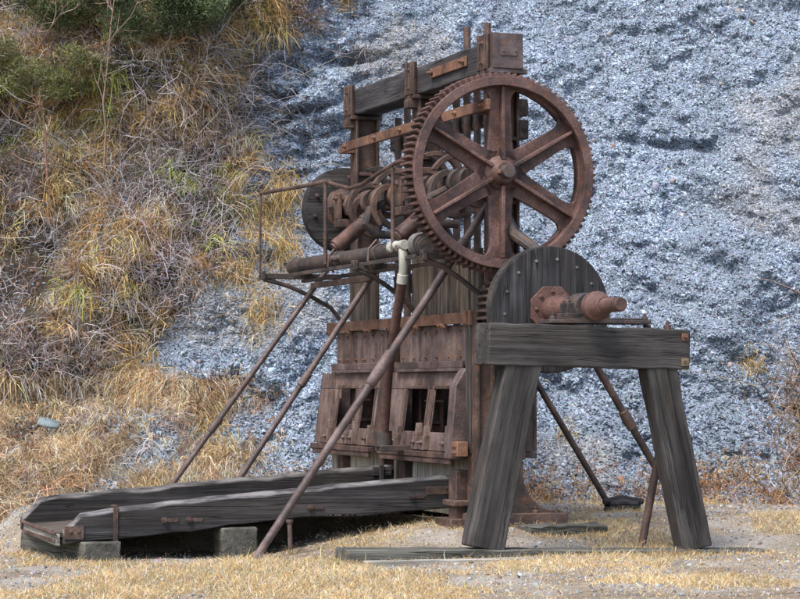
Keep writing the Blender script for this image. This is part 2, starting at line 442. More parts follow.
# cam shaft and cams
SX, SZ = .13, 3.27
b = MB(); b.tube([(SX, -.42, SZ), (SX, 4.74, SZ)], .062, 18)
shaft = b.build('camshaft', M['pipe'], bat, .004)
def cam_poly(rot):
    pts = []
    for arm in (0, math.pi):
        for i in range(13):
            t = i / 12; r = .13 + .25 * t ** .8; a = rot + arm + t * 2.1; pts.append((SX + r * math.cos(a), SZ + r * math.sin(a)))
        for i in range(10, -1, -1):
            t = i / 12; r = max(.125, .13 + .25 * t ** .8 - .085); a = rot + arm + t * 2.1 + .06
            if a < rot + arm + math.pi - .2: pts.append((SX + r * math.cos(a), SZ + r * math.sin(a)))
        # close round the hub
        pts.append((SX + .125 * math.cos(rot + arm + 2.6), SZ + .125 * math.sin(rot + arm + 2.6)))
    return pts
def cam_mesh(b, y, rot):
    # curved arms as strips, so the outline never folds over
    for arm in (0, math.pi):
        out = []; inn = []
        for i in range(15):
            t = i / 14; r = .14 + .25 * t ** .85; a = rot + arm + t * 2.0
            w = .10 * (1 - .55 * t)
            out.append((SX + r * math.cos(a), SZ + r * math.sin(a))); inn.append((SX + (r - w) * math.cos(a), SZ + (r - w) * math.sin(a)))
        b.prism(out + inn[::-1], y, y + .085)
    b.lathe_y(SX, SZ, [(.12, y - .05), (.135, y - .03), (.135, y + .115), (.12, y + .135)], 20)
for i, y in enumerate(SY):
    b = MB(); cam_mesh(b, y - .1, .9 + i * 1.256 * 1.0)
    b.build('cam', M['dark' if i % 3 == 1 else 'rust'], shaft, .005)
for y in PY:                                               # bearings on the post fronts
    b = MB()
    b.lathe_y(SX, SZ, [(.13, y - .03), (.15, y - .02), (.15, y + .24), (.13, y + .25)], 8)
    b.box(-.06, .133, y + .02, y + .2, 3.03, 3.12); b.box(-.06, -.02, y + .02, y + .2, 3.12, 3.40)
    b.bolt((-.058, y + .11, 3.35), (-1, 0, 0), .03, .02)
    b.build('shaft_bearing', M['rust'], bat, .008)
# dark built up wheel on the far end
b = MB(); b.lathe_y(SX + .02, SZ - .02, [(.44, 4.52), (.475, 4.535), (.475, 4.66), (.44, 4.675)], 56)
fw = b.build('flywheel', M['timber_black'], bat, .004)
for k in range(10):
    t = k * 2 * math.pi / 10 + .2; b = MB(); b.bolt((SX + .02 + .37 * math.cos(t), 4.522, SZ - .02 + .37 * math.sin(t)), (0, -1, 0), .026, .018); b.build('bolt', M['pipe'], fw, 0)
b = MB(); b.lathe_y(SX, SZ, [(.09, 4.32), (.17, 4.34), (.19, 4.40), (.19, 4.50), (.24, 4.52)], 8); b.build('hub', M['rust'], fw, .006)
# the big spoked gear
GXc, GZc, GR = .13, 3.27, .90
NT = 92
outer = gear_outline(GXc, GZc, .872, .935, NT); inner = [(GXc + .812 * math.cos(math.atan2(v - GZc, u - GXc)), GZc + .812 * math.sin(math.atan2(v - GZc, u - GXc))) for u, v in outer]
b = MB(); b.ring(outer, inner, -.265, -.03)
b.ring(circ(GXc, GZc, .893, 128), circ(GXc, GZc, .808, 128), -.31, -.263)
b.ring(circ(GXc, GZc, .83, 128), circ(GXc, GZc, .788, 128), -.20, -.15)
rim = b.build('gear_wheel', M['gear'], bat, .004)
for k in range(6):
    a = math.pi / 2 + k * math.pi / 3; ca, sa = math.cos(a), math.sin(a)
    def P(r, w): return (GXc + r * ca - w * sa, GZc + r * sa + w * ca)
    L = []; R = []
    for i in range(22):
        r = .12 + (.797 - .12) * i / 21
        w = .098 + .026 * (1 - i / 21) + .13 * math.exp(-(.797 - r) / .035) + .055 * math.exp(-(r - .12) / .05)
        L.append(P(r, w)); R.append(P(r, -w))
    b = MB(); b.prism(L + R[::-1], -.20, -.155)
    rib = [P(.12, .018), P(.796, .013), P(.796, -.013), P(.12, -.018)]
    b.prism(rib, -.285, -.198)
    b.build('spoke', M['gear'], rim, .006)
b = MB()
b.lathe_y(GXc, GZc, [(.15, -.10), (.165, -.13), (.165, -.22), (.125, -.25), (.108, -.315), (.095, -.33)], 12)
for k in range(6):
    a = math.pi / 2 + k * math.pi / 3 + .5236
hub = b.build('gear_hub', M['gear'], rim, .008)
b = MB(); b.lathe_y(GXc, GZc, [(.058, -.33), (.058, -.365), (.045, -.38)], 14); b.box(GXc - .09, GXc - .05, -.36, -.325, GZc - .02, GZc + .02)
b.build('shaft_end', M['orange'], rim, .006)
# lower bodies: panels, bar, mortar boxes
b = MB(); b.box(-.06, -.02, .06, 4.56, 1.88, 1.985); b.box(-.02, .10, .06, 4.56, 1.955, 1.984)
for y in (.16, .85, 1.6, 2.4, 3.1, 3.8, 4.42): b.bolt((-.058, y, 1.87), (-1, 0, 0), .03, .03); b.box(-.07, -.03, y - .05, y + .05, 1.845, 1.879)
b.box(-.085, -.055, .05, .10, 1.86, 2.0); b.box(-.085, -.055, .16, .21, 1.86, 2.0)
b.build('cross_rail', M['orange'], bat, .005)
for (ya, yb) in ((.38, 2.28), (2.70, 4.40)):
    b = MB(); n = 3
    for k in range(n):
        y0 = ya + (yb - ya) * k / n; y1 = ya + (yb - ya) * (k + 1) / n
        b.box(.0 + random.uniform(0, .012), .05, y0 + .003, y1 - .003, 1.465, 1.878)
    pn = b.build('front_panel', M['panel'], bat, .006)
    for y in np.linspace(ya + .12, yb - .12, 6):
        for z in (1.57, 1.82): b = MB(); b.bolt((.012, y, z), (-1, 0, 0), .022, .012); b.build('bolt', M['orange'], pn, .002)
    b = MB(); b.box(-.05, .06, ya - .02, yb + .02, 1.43, 1.462); b.box(-.05, -.025, ya - .02, yb + .02, 1.462, 1.53)
    b.build('sill_lip', M['pipe'], pn, .006)
def slab(b, ya, yb, za, zb, t=.018, out=0.0):
    """piece of the sloping box front: x goes from 0 at z 1.43 to -.10 at z .66"""
    def X(z): return -.10 * (1.43 - z) / .77 - out
    b.add([(X(za), ya, za), (X(za), yb, za), (X(zb), yb, zb), (X(zb), ya, zb), (X(za) + t, ya, za), (X(za) + t, yb, za), (X(zb) + t, yb, zb), (X(zb) + t, ya, zb)],
          [(0, 1, 2, 3), (7, 6, 5, 4), (0, 4, 5, 1), (1, 5, 6, 2), (2, 6, 7, 3), (3, 7, 4, 0)])
for (ya, yb, o1, o2) in ((.40, 2.55, (.62, 1.16), (1.34, 1.95)), (2.86, 4.86, (2.96, 3.38), (3.60, 4.20))):
    b = MB()
    slab(b, ya, yb, 1.26, 1.428); slab(b, ya, o1[0], .66, 1.258); slab(b, o1[1], o2[0], .66, 1.258); slab(b, o2[1], yb, .66, 1.258)
    slab(b, o1[0], o1[1], .66, .84); slab(b, o2[0], o2[1], .66, .84)
    b.box(.70, .74, ya, yb, .66, 1.42); b.box(.0, .70, ya + .0, ya + .05, .66, 1.42); b.box(.0, .70, yb - .05, yb, .66, 1.42); b.box(-.04, .74, ya, yb, .60, .655)
    box = b.build('mortar_box', M['panel'], bat, .006)
    for (q0, q1) in (o1, o2):
        b = MB()
        slab(b, q0 - .035, q0, .84, 1.295, .012, .010); slab(b, q1, q1 + .035, .84, 1.295, .012, .010); slab(b, q0 - .035, q1 + .035, 1.262, 1.295, .012, .011)
        b.box(.14, .16, q0 + .02, q1 - .02, 1.13, 1.15); b.box(.13, .15, (q0 + q1) / 2 - .012, (q0 + q1) / 2 + .012, 1.0, 1.24)
        b.build('discharge_frame', M['rust'], box, .005)
    for y in (o1[0] - .10, (o1[1] + o2[0]) / 2 - .12, (o1[1] + o2[0]) / 2 + .10, o2[1] + .04):
        b = MB(); h = random.uniform(-.03, .03)
        b.box(-.155, -.08, y, y + .11, .665, .80 + h); b.box(-.145, -.085, y + .125, y + .165, .665, .76); b.box(-.14, -.09, y + .10, y + .14, .70, .72)
        b.bolt((-.15, y + .055, .74), (-1, 0, 0), .026, .03)
        b.prism([(y, .80 + h), (y + .10, .80 + h), (y + .07, .90 + h), (y + .02, .90 + h)], -.13, -.075, 'yz')
        b.build('wedge_lug', M['panel'], box, .006)
    b = MB(); b.box(-.165, .12, ya - .04, yb - .02, .598, .655); b.box(-.155, -.12, ya - .02, yb - .06, .545, .597)
    b.build('ledge', M['rust'], box, .008)
b = MB()
slab(b, 2.575, 2.84, .66, 1.5, .05, .01)
b.build('joint_plate', M['rust'], bat, .006)
b = MB(); slab(b, 4.87, 4.90, .66, 1.43, .5, 0); b.build('side_plate', M['rust'], bat, .006)
b = MB()
b.prism([(-.22, .60), (-.16, 1.30), (-.06, 1.46), (.10, 1.46), (.10, .60)], .22, .385)
b.build('end_cheek', M['pipe'], bat, .012)
b = MB(); b.beam((-.03, .13, .66), (-.03, .13, 1.87), .12, .09, up=(1, 0, 0), n=10, jit=.003); b.build('corner_post', M['timber'], bat, .006)
b = MB(); b.box(-.21, -.10, .05, .19, .63, .77); b.box(-.222, -.208, .07, .17, .655, .685); b.box(-.222, -.208, .07, .17, .715, .745)
b.build('cheek_bracket', M['orange'], bat, .008)
# near end casting with flared foot
b = MB()
poly = [(-.05, .0), (-.05, 1.95), (.02, 2.02), (.40, 2.02), (.43, 1.9), (.43, .62)]
for i in range(9):
    a = math.pi + (math.pi / 2) * i / 8
    poly.append((.80 + .37 * math.cos(a), .48 + .37 * math.sin(a) * 1.0))
poly += [(.84, .11), (.84, .0)]
b.prism(poly, -.004, .05)
b.box(-.055, -.02, -.05, .20, .02, 1.94); b.box(.41, .44, -.05, .20, .60, 1.94)
b.box(.10, .14, -.035, .0, .12, 1.94)
b.box(-.10, .86, -.08, .26, -.05, .10)
for x in (.55, .76): b.bolt((x, -.02, .10), (0, 0, 1), .035, .03)
for z in (.5, 1.1, 1.7): b.bolt((.32, -.005, z), (0, -1, 0), .03, .02)
b.build('end_frame', M['rust'], bat, .01)
b = MB(); b.box(.408, .50, .01, .20, 3.62, 3.80); b.bolt((.454, .012, 3.71), (0, -1, 0), .03, .03); b.build('rear_bearing', M['dark'], bat, .012)
for y in (2.06, 4.1):
    b = MB(); b.prism([(-.02, .0), (-.02, .6), (.43, .6), (.5, .25), (.82, .1), (.82, 0)], y + .02, y + .2); b.build('frame_foot', M['rust'], bat, .01)
# planks below the boxes, base timbers
b = MB(); y = .34
while y < 4.7:
    w = random.uniform(.16, .26); b.beam((.10 + random.uniform(-.01, .012), y + w / 2, .04), (.10, y + w / 2, .595), .05, w - .012, up=(0, 1, 0), n=4, jit=.003); y += w
b.build('base_planks', M['plank'], bat, .006)
b = MB(); b.beam((.30, 4.7, .29), (.30, .30, .29), .26, .56, n=16); b.build('base_timber', M['timber_dark'], bat, .01)
b = MB(); b.box(-.16, -.02, .22, .42, -.05, .50); b.box(-.20, .06, .16, .48, .16, .22); b.box(-.26, .0, .1, .52, -.06, .05)
b.build('base_bracket', M['rust'], bat, .012)
b = MB(); b.box(-.10, .02, 2.5, 2.62, -.05, .55); b.build('base_post', M['rust'], bat, .012)
# boards and hangers between the pipe level and the rail
for y, w in ((.34, .19), (.62, .19), (.89, .19), (1.17, .20), (1.42, .245), (1.68, .245), (1.94, .245), (3.50, .25), (3.77, .25), (4.03, .24)):
    b = MB(); b.beam((.10, y, 1.99), (.10, y, 2.60), .05, w, up=(0, 1, 0), n=6, jit=.004)
    b.build('guide_board', M['plank_brown'], bat, .006)
for ya, yb in ((2.02, .26), (4.08, 2.30)):
    b = MB(); b.beam((.62, ya, 2.40), (.62, yb, 2.40), .12, .2); b.build('lower_guide', M['timber_dark'], bat, .01)
# feed pipe along the front
b = MB(); PX, PZ = -.33, 2.63
b.tube([(PX, 4.84, PZ), (PX, 4.2, PZ - .002), (PX, 2.4, PZ - .008), (PX, .55, PZ - .01)], .082, 20)
b.tube([(PX, 4.92, PZ - .06), (PX - .02, 4.90, PZ - .02), (PX, 4.80, PZ)], [.06, .085, .09], 16)
for y in (3.35, 3.22, 1.9, .62): b.tube([(PX, y - .035, PZ - .005), (PX, y + .035, PZ - .005)], .097, 20)
fp = b.build('feed_pipe', M['dark'], bat, .004)
for y in (3.28, 1.95): b = MB(); b.tube([(PX + .0, y, PZ + .085), (PX - .03, y, PZ + .13), (PX - .11, y, PZ + .04), (PX - .12, y, PZ - .08), (PX - .05, y, PZ - .14)], .012, 8); b.build('pipe_clip', M['pipe'], fp, .002)
for y in (3.05, .95): b = MB(); b.tube([(PX - .06, y, PZ), (PX - .17, y, PZ - .01)], .035, 10); b.tube([(PX - .13, y - .05, PZ - .01), (PX - .13, y + .05, PZ - .01)], .018, 8); b.build('valve', M['pipe'], fp, .002)
b = MB()
b.tube([(PX + .098 * math.cos(t), .66 + t * .006, PZ + .02 + .098 * math.sin(t)) for t in np.linspace(0, 8 * math.pi, 72)], .013, 8)
b.build('coil', M['grey_iron'], fp, 0)
# elbow and down pipe
b = MB()
b.tube([(PX - .06, 1.44, PZ + .02), (PX - .10, 1.14, PZ + .03), (PX - .11, .98, PZ + .01), (PX - .11, .91, PZ - .05), (PX - .11, .90, PZ - .18), (PX - .11, .93, PZ - .30)], [.040, .043, .046, .046, .044, .042], 16)
b.tube([(PX - .11, .92, PZ - .26), (PX - .11, .95, PZ - .35)], .053, 16); b.tube([(PX - .07, 1.38, PZ + .02), (PX - .085, 1.29, PZ + .025)], .054, 16)
b.tube([(PX - .105, 1.05, PZ + .02), (PX - .11, .86, PZ + .02)], [.047, .05], 14)
dp = b.build('pipe_elbow', M['cream'], bat, .004)
b = MB(); b.tube([(PX - .11, .94, PZ - .33), (PX - .07, 1.45, 1.5), (PX - .02, 1.76, .74)], .047, 14)
b.build('down_pipe', M['gear'], bat, .003)
b = MB(); b.tube([(PX - .02, 1.75, .68), (PX - .02, 1.76, .84)], .085, 14); b.box(PX - .08, .0, 1.66, 1.86, .64, .70)
b.build('pipe_socket', M['dark'], bat, .006)
# brackets carrying the pipe, with curved stays
for y in (4.62, 2.12, .06):
    x0 = -.80 if y > 4 else -.55
    b = MB(); b.box(x0, .135, y, y + .07, 2.475, 2.535); b.box(x0, x0 + .05, y - .01, y + .08, 2.46, 2.56)
    b.tube([(x0 + .04, y + .035, 2.47), (x0 * .6, y + .035, 2.40), (x0 * .28, y + .035, 2.29), (.02, y + .035, 2.16), (.135, y + .035, 2.02)], .026, 8)
    b.build('pipe_bracket', M['dark'], bat, .006)
b = MB(); b.box(-.30, -.25, .10, 4.75, 2.44, 2.472); b.box(-.44, -.41, .60, 4.60, 2.505, 2.545)
b.build('shelf_bar', M['dark'], bat, .005)
b = MB(); b.box(-.33, -.28, 2.25, 4.3, 2.36, 2.42); b.build('angle_bar', M['rust'], bat, .005)
# thin rail of bent rod above the pipe
b = MB()
XR = -.46
b.tube([(-.80, 4.66, 2.55), (-.80, 4.66, 3.42)], .014, 8); b.tube([(XR, 3.34, 2.58), (XR, 3.34, 3.46)], .022, 8); b.tube([(XR, 1.16, 2.62), (XR, 1.16, 3.42)], .02, 8)
b.tube([(-.80, 4.66, 3.42), (-.70, 4.2, 3.43), (-.55, 3.7, 3.44), (XR, 3.34, 3.46), (XR, 2.9, 3.38), (XR, 2.5, 3.32), (XR, 2.1, 3.33), (XR, 1.6, 3.40), (XR, 1.05, 3.46), (XR + .05, .75, 3.47)], .022, 10)
b.build('guard_rail', M['rust'], bat, 0)
# cam stops: short slanting cylinders below the shaft
for y in (3.30, 1.25):
    b = MB(); b.tube([(-.02, y, 3.04), (-.36, y, 2.76)], .082, 14); b.tube([(-.33, y, 2.785), (-.38, y, 2.743)], .06, 12); b.tube([(.02, y, 3.07), (-.04, y, 3.02)], .095, 14)
    b.box(-.05, .13, y - .05, y + .05, 3.03, 3.13)
    b.build('cam_stop', M['gear'], bat, .004)
for y in (2.75, .9):                                       # curved levers beside the stops
    b = MB(); b.tube([(.0, y, 3.2), (-.16, y, 3.12), (-.20, y, 2.98), (-.10, y, 2.87), (.12, y, 2.86)], [.04, .05, .055, .05, .04], 10); b.build('stop_lever', M['dark'], bat, .003)
# pipe braces down to the ground in front
def brace(p0, p1, r, collars, mat='pipe'):
    b = MB(); p0 = Vector(p0); p1 = Vector(p1)
    b.tube([p0.lerp(p1, t) for t in (0, .3, .6, 1)], r, 14)
    o = b.build('brace_pipe', M[mat], bat, .003)
    for (t, l) in collars:
        c = MB(); q = (p1 - p0).normalized() * l; m = p0.lerp(p1, t); c.tube([m - q, m - q * .9, m + q * .9, m + q], [r * 1.2, r * 1.42, r * 1.42, r * 1.2], 14)
        c.build('collar', M[mat], o, .003)
BR = dict(A=((.0, 4.55, 2.66), (-2.16, 4.55, -.24)), B=((-.08, 2.42, 2.66), (-2.06, 2.42, -.24)), C=((.22, .27, 3.05), (-2.09, .27, -.28)))
brace(*BR['A'], .030, [(.62, .10)], 'pipe')
brace(*BR['B'], .031, [(.45, .08)], 'pipe')
brace(*BR['C'], .038, [(.13, .06), (.48, .19)], 'pipe')
brace((.42, 2.2, 3.0), (2.36, 2.2, -.05), .033, [], 'rust')
brace((.42, .1, 2.75), (2.22, .1, -.08), .036, [(.63, .10)], 'rust')
b = MB(); b.tube([(.03, 4.25, 1.86), (.01, 4.2, 1.4), (-.06, 4.05, 1.15)], .012, 6); b.build('hook_wire', M['rust'], bat, 0)

# ---------------------------------------------------------------- timber trestle and the wooden pulley on it
tr = thing('timber_trestle', 'heavy grey timber trestle with two splayed legs and a long ground sill', 'trestle', (.38, -1.55, -.2))
b = MB(); b.beam((-.575, -1.525, 1.655), (1.335, -1.525, 1.612), .35, .365, n=16, jit=.006, h1=.355); cap = b.build('cap_beam', M['timber'], tr, .012)
b = MB(); b.box(1.25, 1.315, -1.712, -1.702, 1.69, 1.755); b.bolt((1.283, -1.71, 1.722), (0, -1, 0), .022, .012); b.build('bolt_plate', M['orange'], cap, .003)
b = MB(); b.box(1.245, 1.315, -1.712, -1.702, 1.465, 1.535); b.build('bolt_plate', M['yellow_iron'], cap, .003)
b = MB(); b.box(1.265, 1.295, -1.716, -1.710, 1.485, 1.515); b.build('bolt_hole', M['dark'], cap, .002)
b = MB(); b.beam((-.595, -1.58, -.11), (-.238, -1.58, 1.50), .33, .21, up=(0, 1, 0), n=14, jit=.005); l1 = b.build('leg', M['timber'], tr, .012)
b = MB(); b.beam((1.415, -1.58, -.15), (1.063, -1.58, 1.47), .285, .21, up=(0, 1, 0), n=14, jit=.005); b.build('leg', M['timber'], tr, .012)
for o_ in tr.children:
    pass
b = MB(); b.beam((-1.86, -1.56, -.135), (2.10, -1.56, -.225), .36, .11, n=26, jit=.004); b.build('sill', M['timber_green'], tr, .012)
b = MB(); b.tube([(1.24, -1.30, .80), (1.05, -1.25, -.22)], .036, 12); b.build('brace_rod', M['rust'], tr, .003)
b = MB(); b.box(.02, .98, -1.66, -1.37, 1.836, 1.872); b.box(.1, .9, -1.63, -1.40, 1.873, 1.888)
for x in (.06, .94): b.bolt((x, -1.6, 1.872), (0, 0, 1), .03, .03)
b.box(.18, .60, -1.62, -1.40, 1.889, 1.93)
b.lathe_y(.38, 1.985, [(.115, -1.62), (.125, -1.60), (.125, -1.42), (.115, -1.40)], 16); b.box(.20, .27, -1.6, -1.43, 1.93, 2.02); b.box(.49, .56, -1.6, -1.43, 1.93, 2.02)
for x in (.235, .525): b.bolt((x, -1.515, 2.02), (0, 0, 1), .026, .03)
b.build('bearing_block', M['dark'], tr, .008)
for x in (1.0, 1.20): b = MB(); b.bolt((x, -1.52, 1.80), (0, 0, 1), .035, .035); b.build('bolt', M['rust'], cap, .003)

pu = thing('wooden_pulley', 'round plank pulley wheel with octagonal rusty plate, its shaft lying on the trestle', 'pulley', (.38, -.8, 1.4))
AX, AZ = .38, 1.985
b = MB()
xs = np.linspace(-.57, .57, 8)
R = .57
for i in range(7):                                         # boards clipped to the circle
    x0 = xs[i] + .002; x1 = xs[i + 1] - .002; up_ = []; dn = []
    for t in np.linspace(0, 1, 12):
        x = x0 + (x1 - x0) * t; h = math.sqrt(max(0, R * R - x * x)); up_.append((AX + x, AZ + h)); dn.append((AX + x, AZ - h))
    n0 = len(b.v); d_ = random.uniform(0, .004)
    b.prism(up_ + dn[::-1], -.815 + d_, -.66)
    for j in range(n0, len(b.v)):
        v = b.v[j]; b.g[j] = (v[2] + i * 3.1, v[0] + i * .7, v[1])
disc = b.build('disc', M['timber_dark'], pu, .003)
b = MB(); b.ring(circ(AX, AZ, .578, 96), circ(AX, AZ, .552, 96), -.79, -.655); b.build('rim_band', M['timber'], disc, .003)
for k in range(14):
    t = k * 2 * math.pi / 14 + .1; b = MB(); b.tube([(AX + .46 * math.cos(t), -.81, AZ + .46 * math.sin(t)), (AX + .46 * math.cos(t), -.822, AZ + .46 * math.sin(t))], .014, 8); b.build('bolt', M['grey_iron'], disc, .002)
b = MB(); b.prism(circ(AX, AZ, .225, 8, .39), -.84, -.812)
for k in range(8): b.bolt((AX + .16 * math.cos(k * .785), -.84, AZ + .16 * math.sin(k * .785)), (0, -1, 0), .022, .014)
b.build('hub_plate', M['redplate'], disc, .004)
b = MB(); b.lathe_y(AX, AZ, [(.115, -.835), (.12, -.90), (.125, -1.0), (.105, -1.14), (.085, -1.2)], 20); b.build('hub', M['redplate'], disc, .004)
b = MB(); b.lathe_y(AX, AZ, [(.064, -.10), (.064, -2.30), (.056, -2.33)], 20); b.lathe_y(AX, AZ, [(.09, -1.74), (.125, -1.76), (.13, -1.80), (.13, -1.85), (.105, -1.88), (.09, -1.98), (.075, -2.0)], 20)
b.build('shaft', M['redplate'], pu, .004)
PO = gear_outline(AX, AZ, .385, .45, 40); PI_ = [(AX + .1 * math.cos(math.atan2(v - AZ, u - AX)), AZ + .1 * math.sin(math.atan2(v - AZ, u - AX))) for u, v in PO]
b = MB(); b.ring(PO, PI_, -.31, -.04); b.build('pinion', M['rust'], pu, .004)
b = MB(); b.tube([(AX + .04, -.5, AZ + .52), (AX - .12, -.2, AZ + .72), (AX - .17, -.06, AZ + .98)], [.05, .065, .04], 10)
gd = b.build('guard_arm', M['dark'], bat, .004)

# ---------------------------------------------------------------- sluice table and the blocks under it
sl = thing('sluice_box', 'long open dark timber sluice table running out from the battery', 'sluice', (-1.9, 1.5, -.2))
def board(name, prof, y0, y1, mat):
    """side board: top and bottom edge lists [(x, ztop, zbot)]"""
    b = MB(); P = []
    for i in range(len(prof) - 1):
        (xa, ta, ba), (xb, tb, bb) = prof[i], prof[i + 1]; n = max(1, int(abs(xb - xa) / .16))
        for k in range(n):
            t = k / n; P.append((xa + (xb - xa) * t, ta + (tb - ta) * t + random.gauss(0, .004), ba + (bb - ba) * t + random.gauss(0, .005)))
    P.append(prof[-1]); vs = []; gs = []; fs = []
    for (x, t, bt) in P:
        c = .024 + abs(random.gauss(0, .009))
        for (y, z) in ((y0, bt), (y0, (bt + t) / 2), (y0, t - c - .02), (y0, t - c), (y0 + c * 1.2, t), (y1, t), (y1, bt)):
            if z > t - c - .001: b.wear[len(vs)] = 1.0  # top edge: bleached wood with its highlight painted in
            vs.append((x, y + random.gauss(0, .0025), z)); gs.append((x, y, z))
    K = 7
    for i in range(len(P) - 1):
        for k in range(K): fs.append((i * K + k, i * K + (k + 1) % K, (i + 1) * K + (k + 1) % K, (i + 1) * K + k))
    fs += [tuple(range(K)), tuple((len(P) - 1) * K + k for k in range(K - 1, -1, -1))]
    b.add(vs, fs, gs); return b.build(name, mat, sl, .010)
nb = board('side_board', [(-.03, .445, .12), (-1.54, .34, .06), (-3.3, .185, -.105), (-3.62, .135, -.12), (-3.78, -.02, -.15)], .66, .745, M['timber_dark'])
fb = board('side_board', [(-.06, .495, .15), (-1.54, .385, .06), (-3.49, .235, -.06), (-3.68, .205, -.08), (-3.87, .02, -.10)], 2.27, 2.355, M['timber_black'])
b = MB()
for k in range(6):
    y = .76 + (2.26 - .76) * (k + .5) / 6; w = (2.26 - .76) / 6 - .006
    b.beam((-.05, y, .20), (-3.80, y, -.065), w, .045, n=10, jit=.003)
b.build('floor_boards', M['plank_brown'], sl, .004)
b = MB(); b.beam((-3.83, 2.30, -.075), (-3.83, .70, -.105), .045, .10, n=8, jit=.004); lip = b.build('end_lip', M['plank'], sl, .006)
b = MB(); b.tube([(-3.86, 2.34, -.02), (-3.86, .68, -.05)], .018, 8); b.box(-3.868, -3.855, .70, 2.3, -.125, -.095); b.build('lip_rod', M['rust'], lip, .002)
b = MB(); b.box(-3.33, -3.285, .646, .658, -.15, .20); b.box(-3.33, -3.285, .646, .76, .192, .204); b.build('strap', M['rust'], nb, .003)
b = MB(); b.box(-3.78, -3.60, .648, .658, -.10, .02)
for x in (-3.72, -3.65): b.bolt((x, .65, -.03), (0, -1, 0), .02, .012)
b.build('end_plate', M['rust'], nb, .003)
for x, z in ((-2.85, .06), (-2.62, .06), (-1.45, .15), (-.44, .24)):
    b = MB(); b.bolt((x, .655, z), (0, -1, 0), .032, .018); b.box(x - .03, x + .13, .648, .658, z - .02, z + .015); b.build('bolt', M['rust'], nb, .003)
b = MB(); b.box(-.30, .05, .645, .658, .255, .33); b.box(-.12, .06, .62, .644, .26, .32); b.build('end_hinge', M['rust'], nb, .003)
b = MB(); b.box(-.30, -.10, 2.225, 2.262, .38, .47); b.box(-.24, -.19, 2.20, 2.225, .30, .49); b.build('end_cleat', M['timber_dark'], fb, .006)

t = thing('timber_block', 'squared cross timber under the open left end of the sluice', 'timber', (-3.4, 1.4, -.4))
b = MB(); b.beam((-3.44, .58, -.25), (-3.70, 2.30, -.225), .36, .25, n=10, jit=.007); b.build('cross_timber', M['timber_green'], t, .014)
t = thing('timber_block', 'short square wooden block under the middle of the near sluice board', 'timber', (-2.07, .75, -.4))
b = MB(); b.beam((-2.15, .60, -.165), (-2.13, .98, -.165), .34, .29, n=4, jit=.007); b.build('block', M['timber_green'], t, .014)
t = thing('timber_block', 'dark wooden block under the far sluice board', 'timber', (-1.6, 2.4, -.3))
b = MB(); b.beam((-1.6, 2.1, -.09), (-1.6, 2.5, -.09), .34, .28, n=4, jit=.007); b.build('block', M['timber_dark'], t, .014)
t = thing('iron_stake', 'thin iron stake standing below the sluice beside the foot of the long brace', 'stake', (-1.70, .5, -.3))
b = MB(); b.tube([(-1.69, .5, -.38), (-1.70, .5, .03)], .022, 10); b.tube([(-1.70, .5, .02), (-1.70, .5, .05)], .035, 8); b.build('rod', M['pipe'], t, .003)

t = thing('pale_board', 'pale bleached board lying in the grass against the front of the long sill', 'board', (-.6, -1.86, -.24))
b = MB(); b.beam((-1.74, -1.83, -.195), (.45, -1.82, -.20), .11, .05, n=12, jit=.004); b.build('board', M['plank'], t, .006)
# flat slab and stump right of the battery
t = thing('stone_slab', 'flat greenish slab lying in front of the battery foot', 'slab', (1.05, -.3, -.06))
b = MB(); b.beam((.3, -.36, -.03), (1.05, -.36, -.03), .34, .07, n=8, jit=.012); b.build('slab', M['timber_green'], t, .014)
t = thing('broken_log', 'short dark broken log on the gravel at the foot of the rear brace', 'log', (2.35, 1.9, -.02))
b = MB()
for k in range(7):
    a = k * .9; b.tube([(2.12 + random.uniform(-.03, .05), 1.9 + .05 * math.cos(a), .05 + .045 * math.sin(a)), (2.3, 1.9 + .055 * math.cos(a), .055 + .05 * math.sin(a)), (2.50 + random.uniform(-.06, .05), 1.9 + .05 * math.cos(a), .045 + .045 * math.sin(a))], [.03, .055, .03], 8)
b.build('log', M['timber_black'], t, 0)

# ---------------------------------------------------------------- scattered nature (numpy batches)
def unit(v): return v / np.maximum(np.linalg.norm(v, axis=-1, keepdims=True), 1e-9)
def chips(P, Nn, size, C, name, mat, flat=.28, tilt=.55, bed=0.0):
    """irregular flat shale pieces, 8 corners each"""
    n = len(P)
    nn = unit(Nn + rng.normal(0, tilt, (n, 3)))
    a = unit(np.cross(nn, rng.normal(0, 1, (n, 3)) + bed * np.array([.45, -.3, .85]))); b = np.cross(nn, a)
    sx = size * rng.uniform(.55, 1.3, n) * (1 + .25 * (bed > 0)); sy = size * rng.uniform(.35, .8, n) * (1 - .2 * (bed > 0)); sz = size * flat * rng.uniform(.5, 1.6, n)
    V = np.zeros((n, 8, 3))
    for k, (i, j) in enumerate(((-1, -1), (1, -1), (1, 1), (-1, 1))):
        u = i * sx * rng.uniform(.35, 1, n); v = j * sy * rng.uniform(.35, 1, n)
        V[:, k] = P + a * u[:, None] + b * v[:, None] - nn * sz[:, None]
        V[:, k + 4] = P + a * (u * rng.uniform(.75, 1, n))[:, None] + b * (v * rng.uniform(.75, 1, n))[:, None] + nn * (sz * rng.uniform(.6, 1.2, n))[:, None]
    Q = np.array([(4, 5, 6, 7), (0, 1, 5, 4), (1, 2, 6, 5), (2, 3, 7, 6), (3, 0, 4, 7)])
    F = (np.arange(n)[:, None, None] * 8 + Q[None]).reshape(-1, 4)
    return mesh_np(name, V.reshape(-1, 3), F, mat, np.repeat(C, 8, 0))
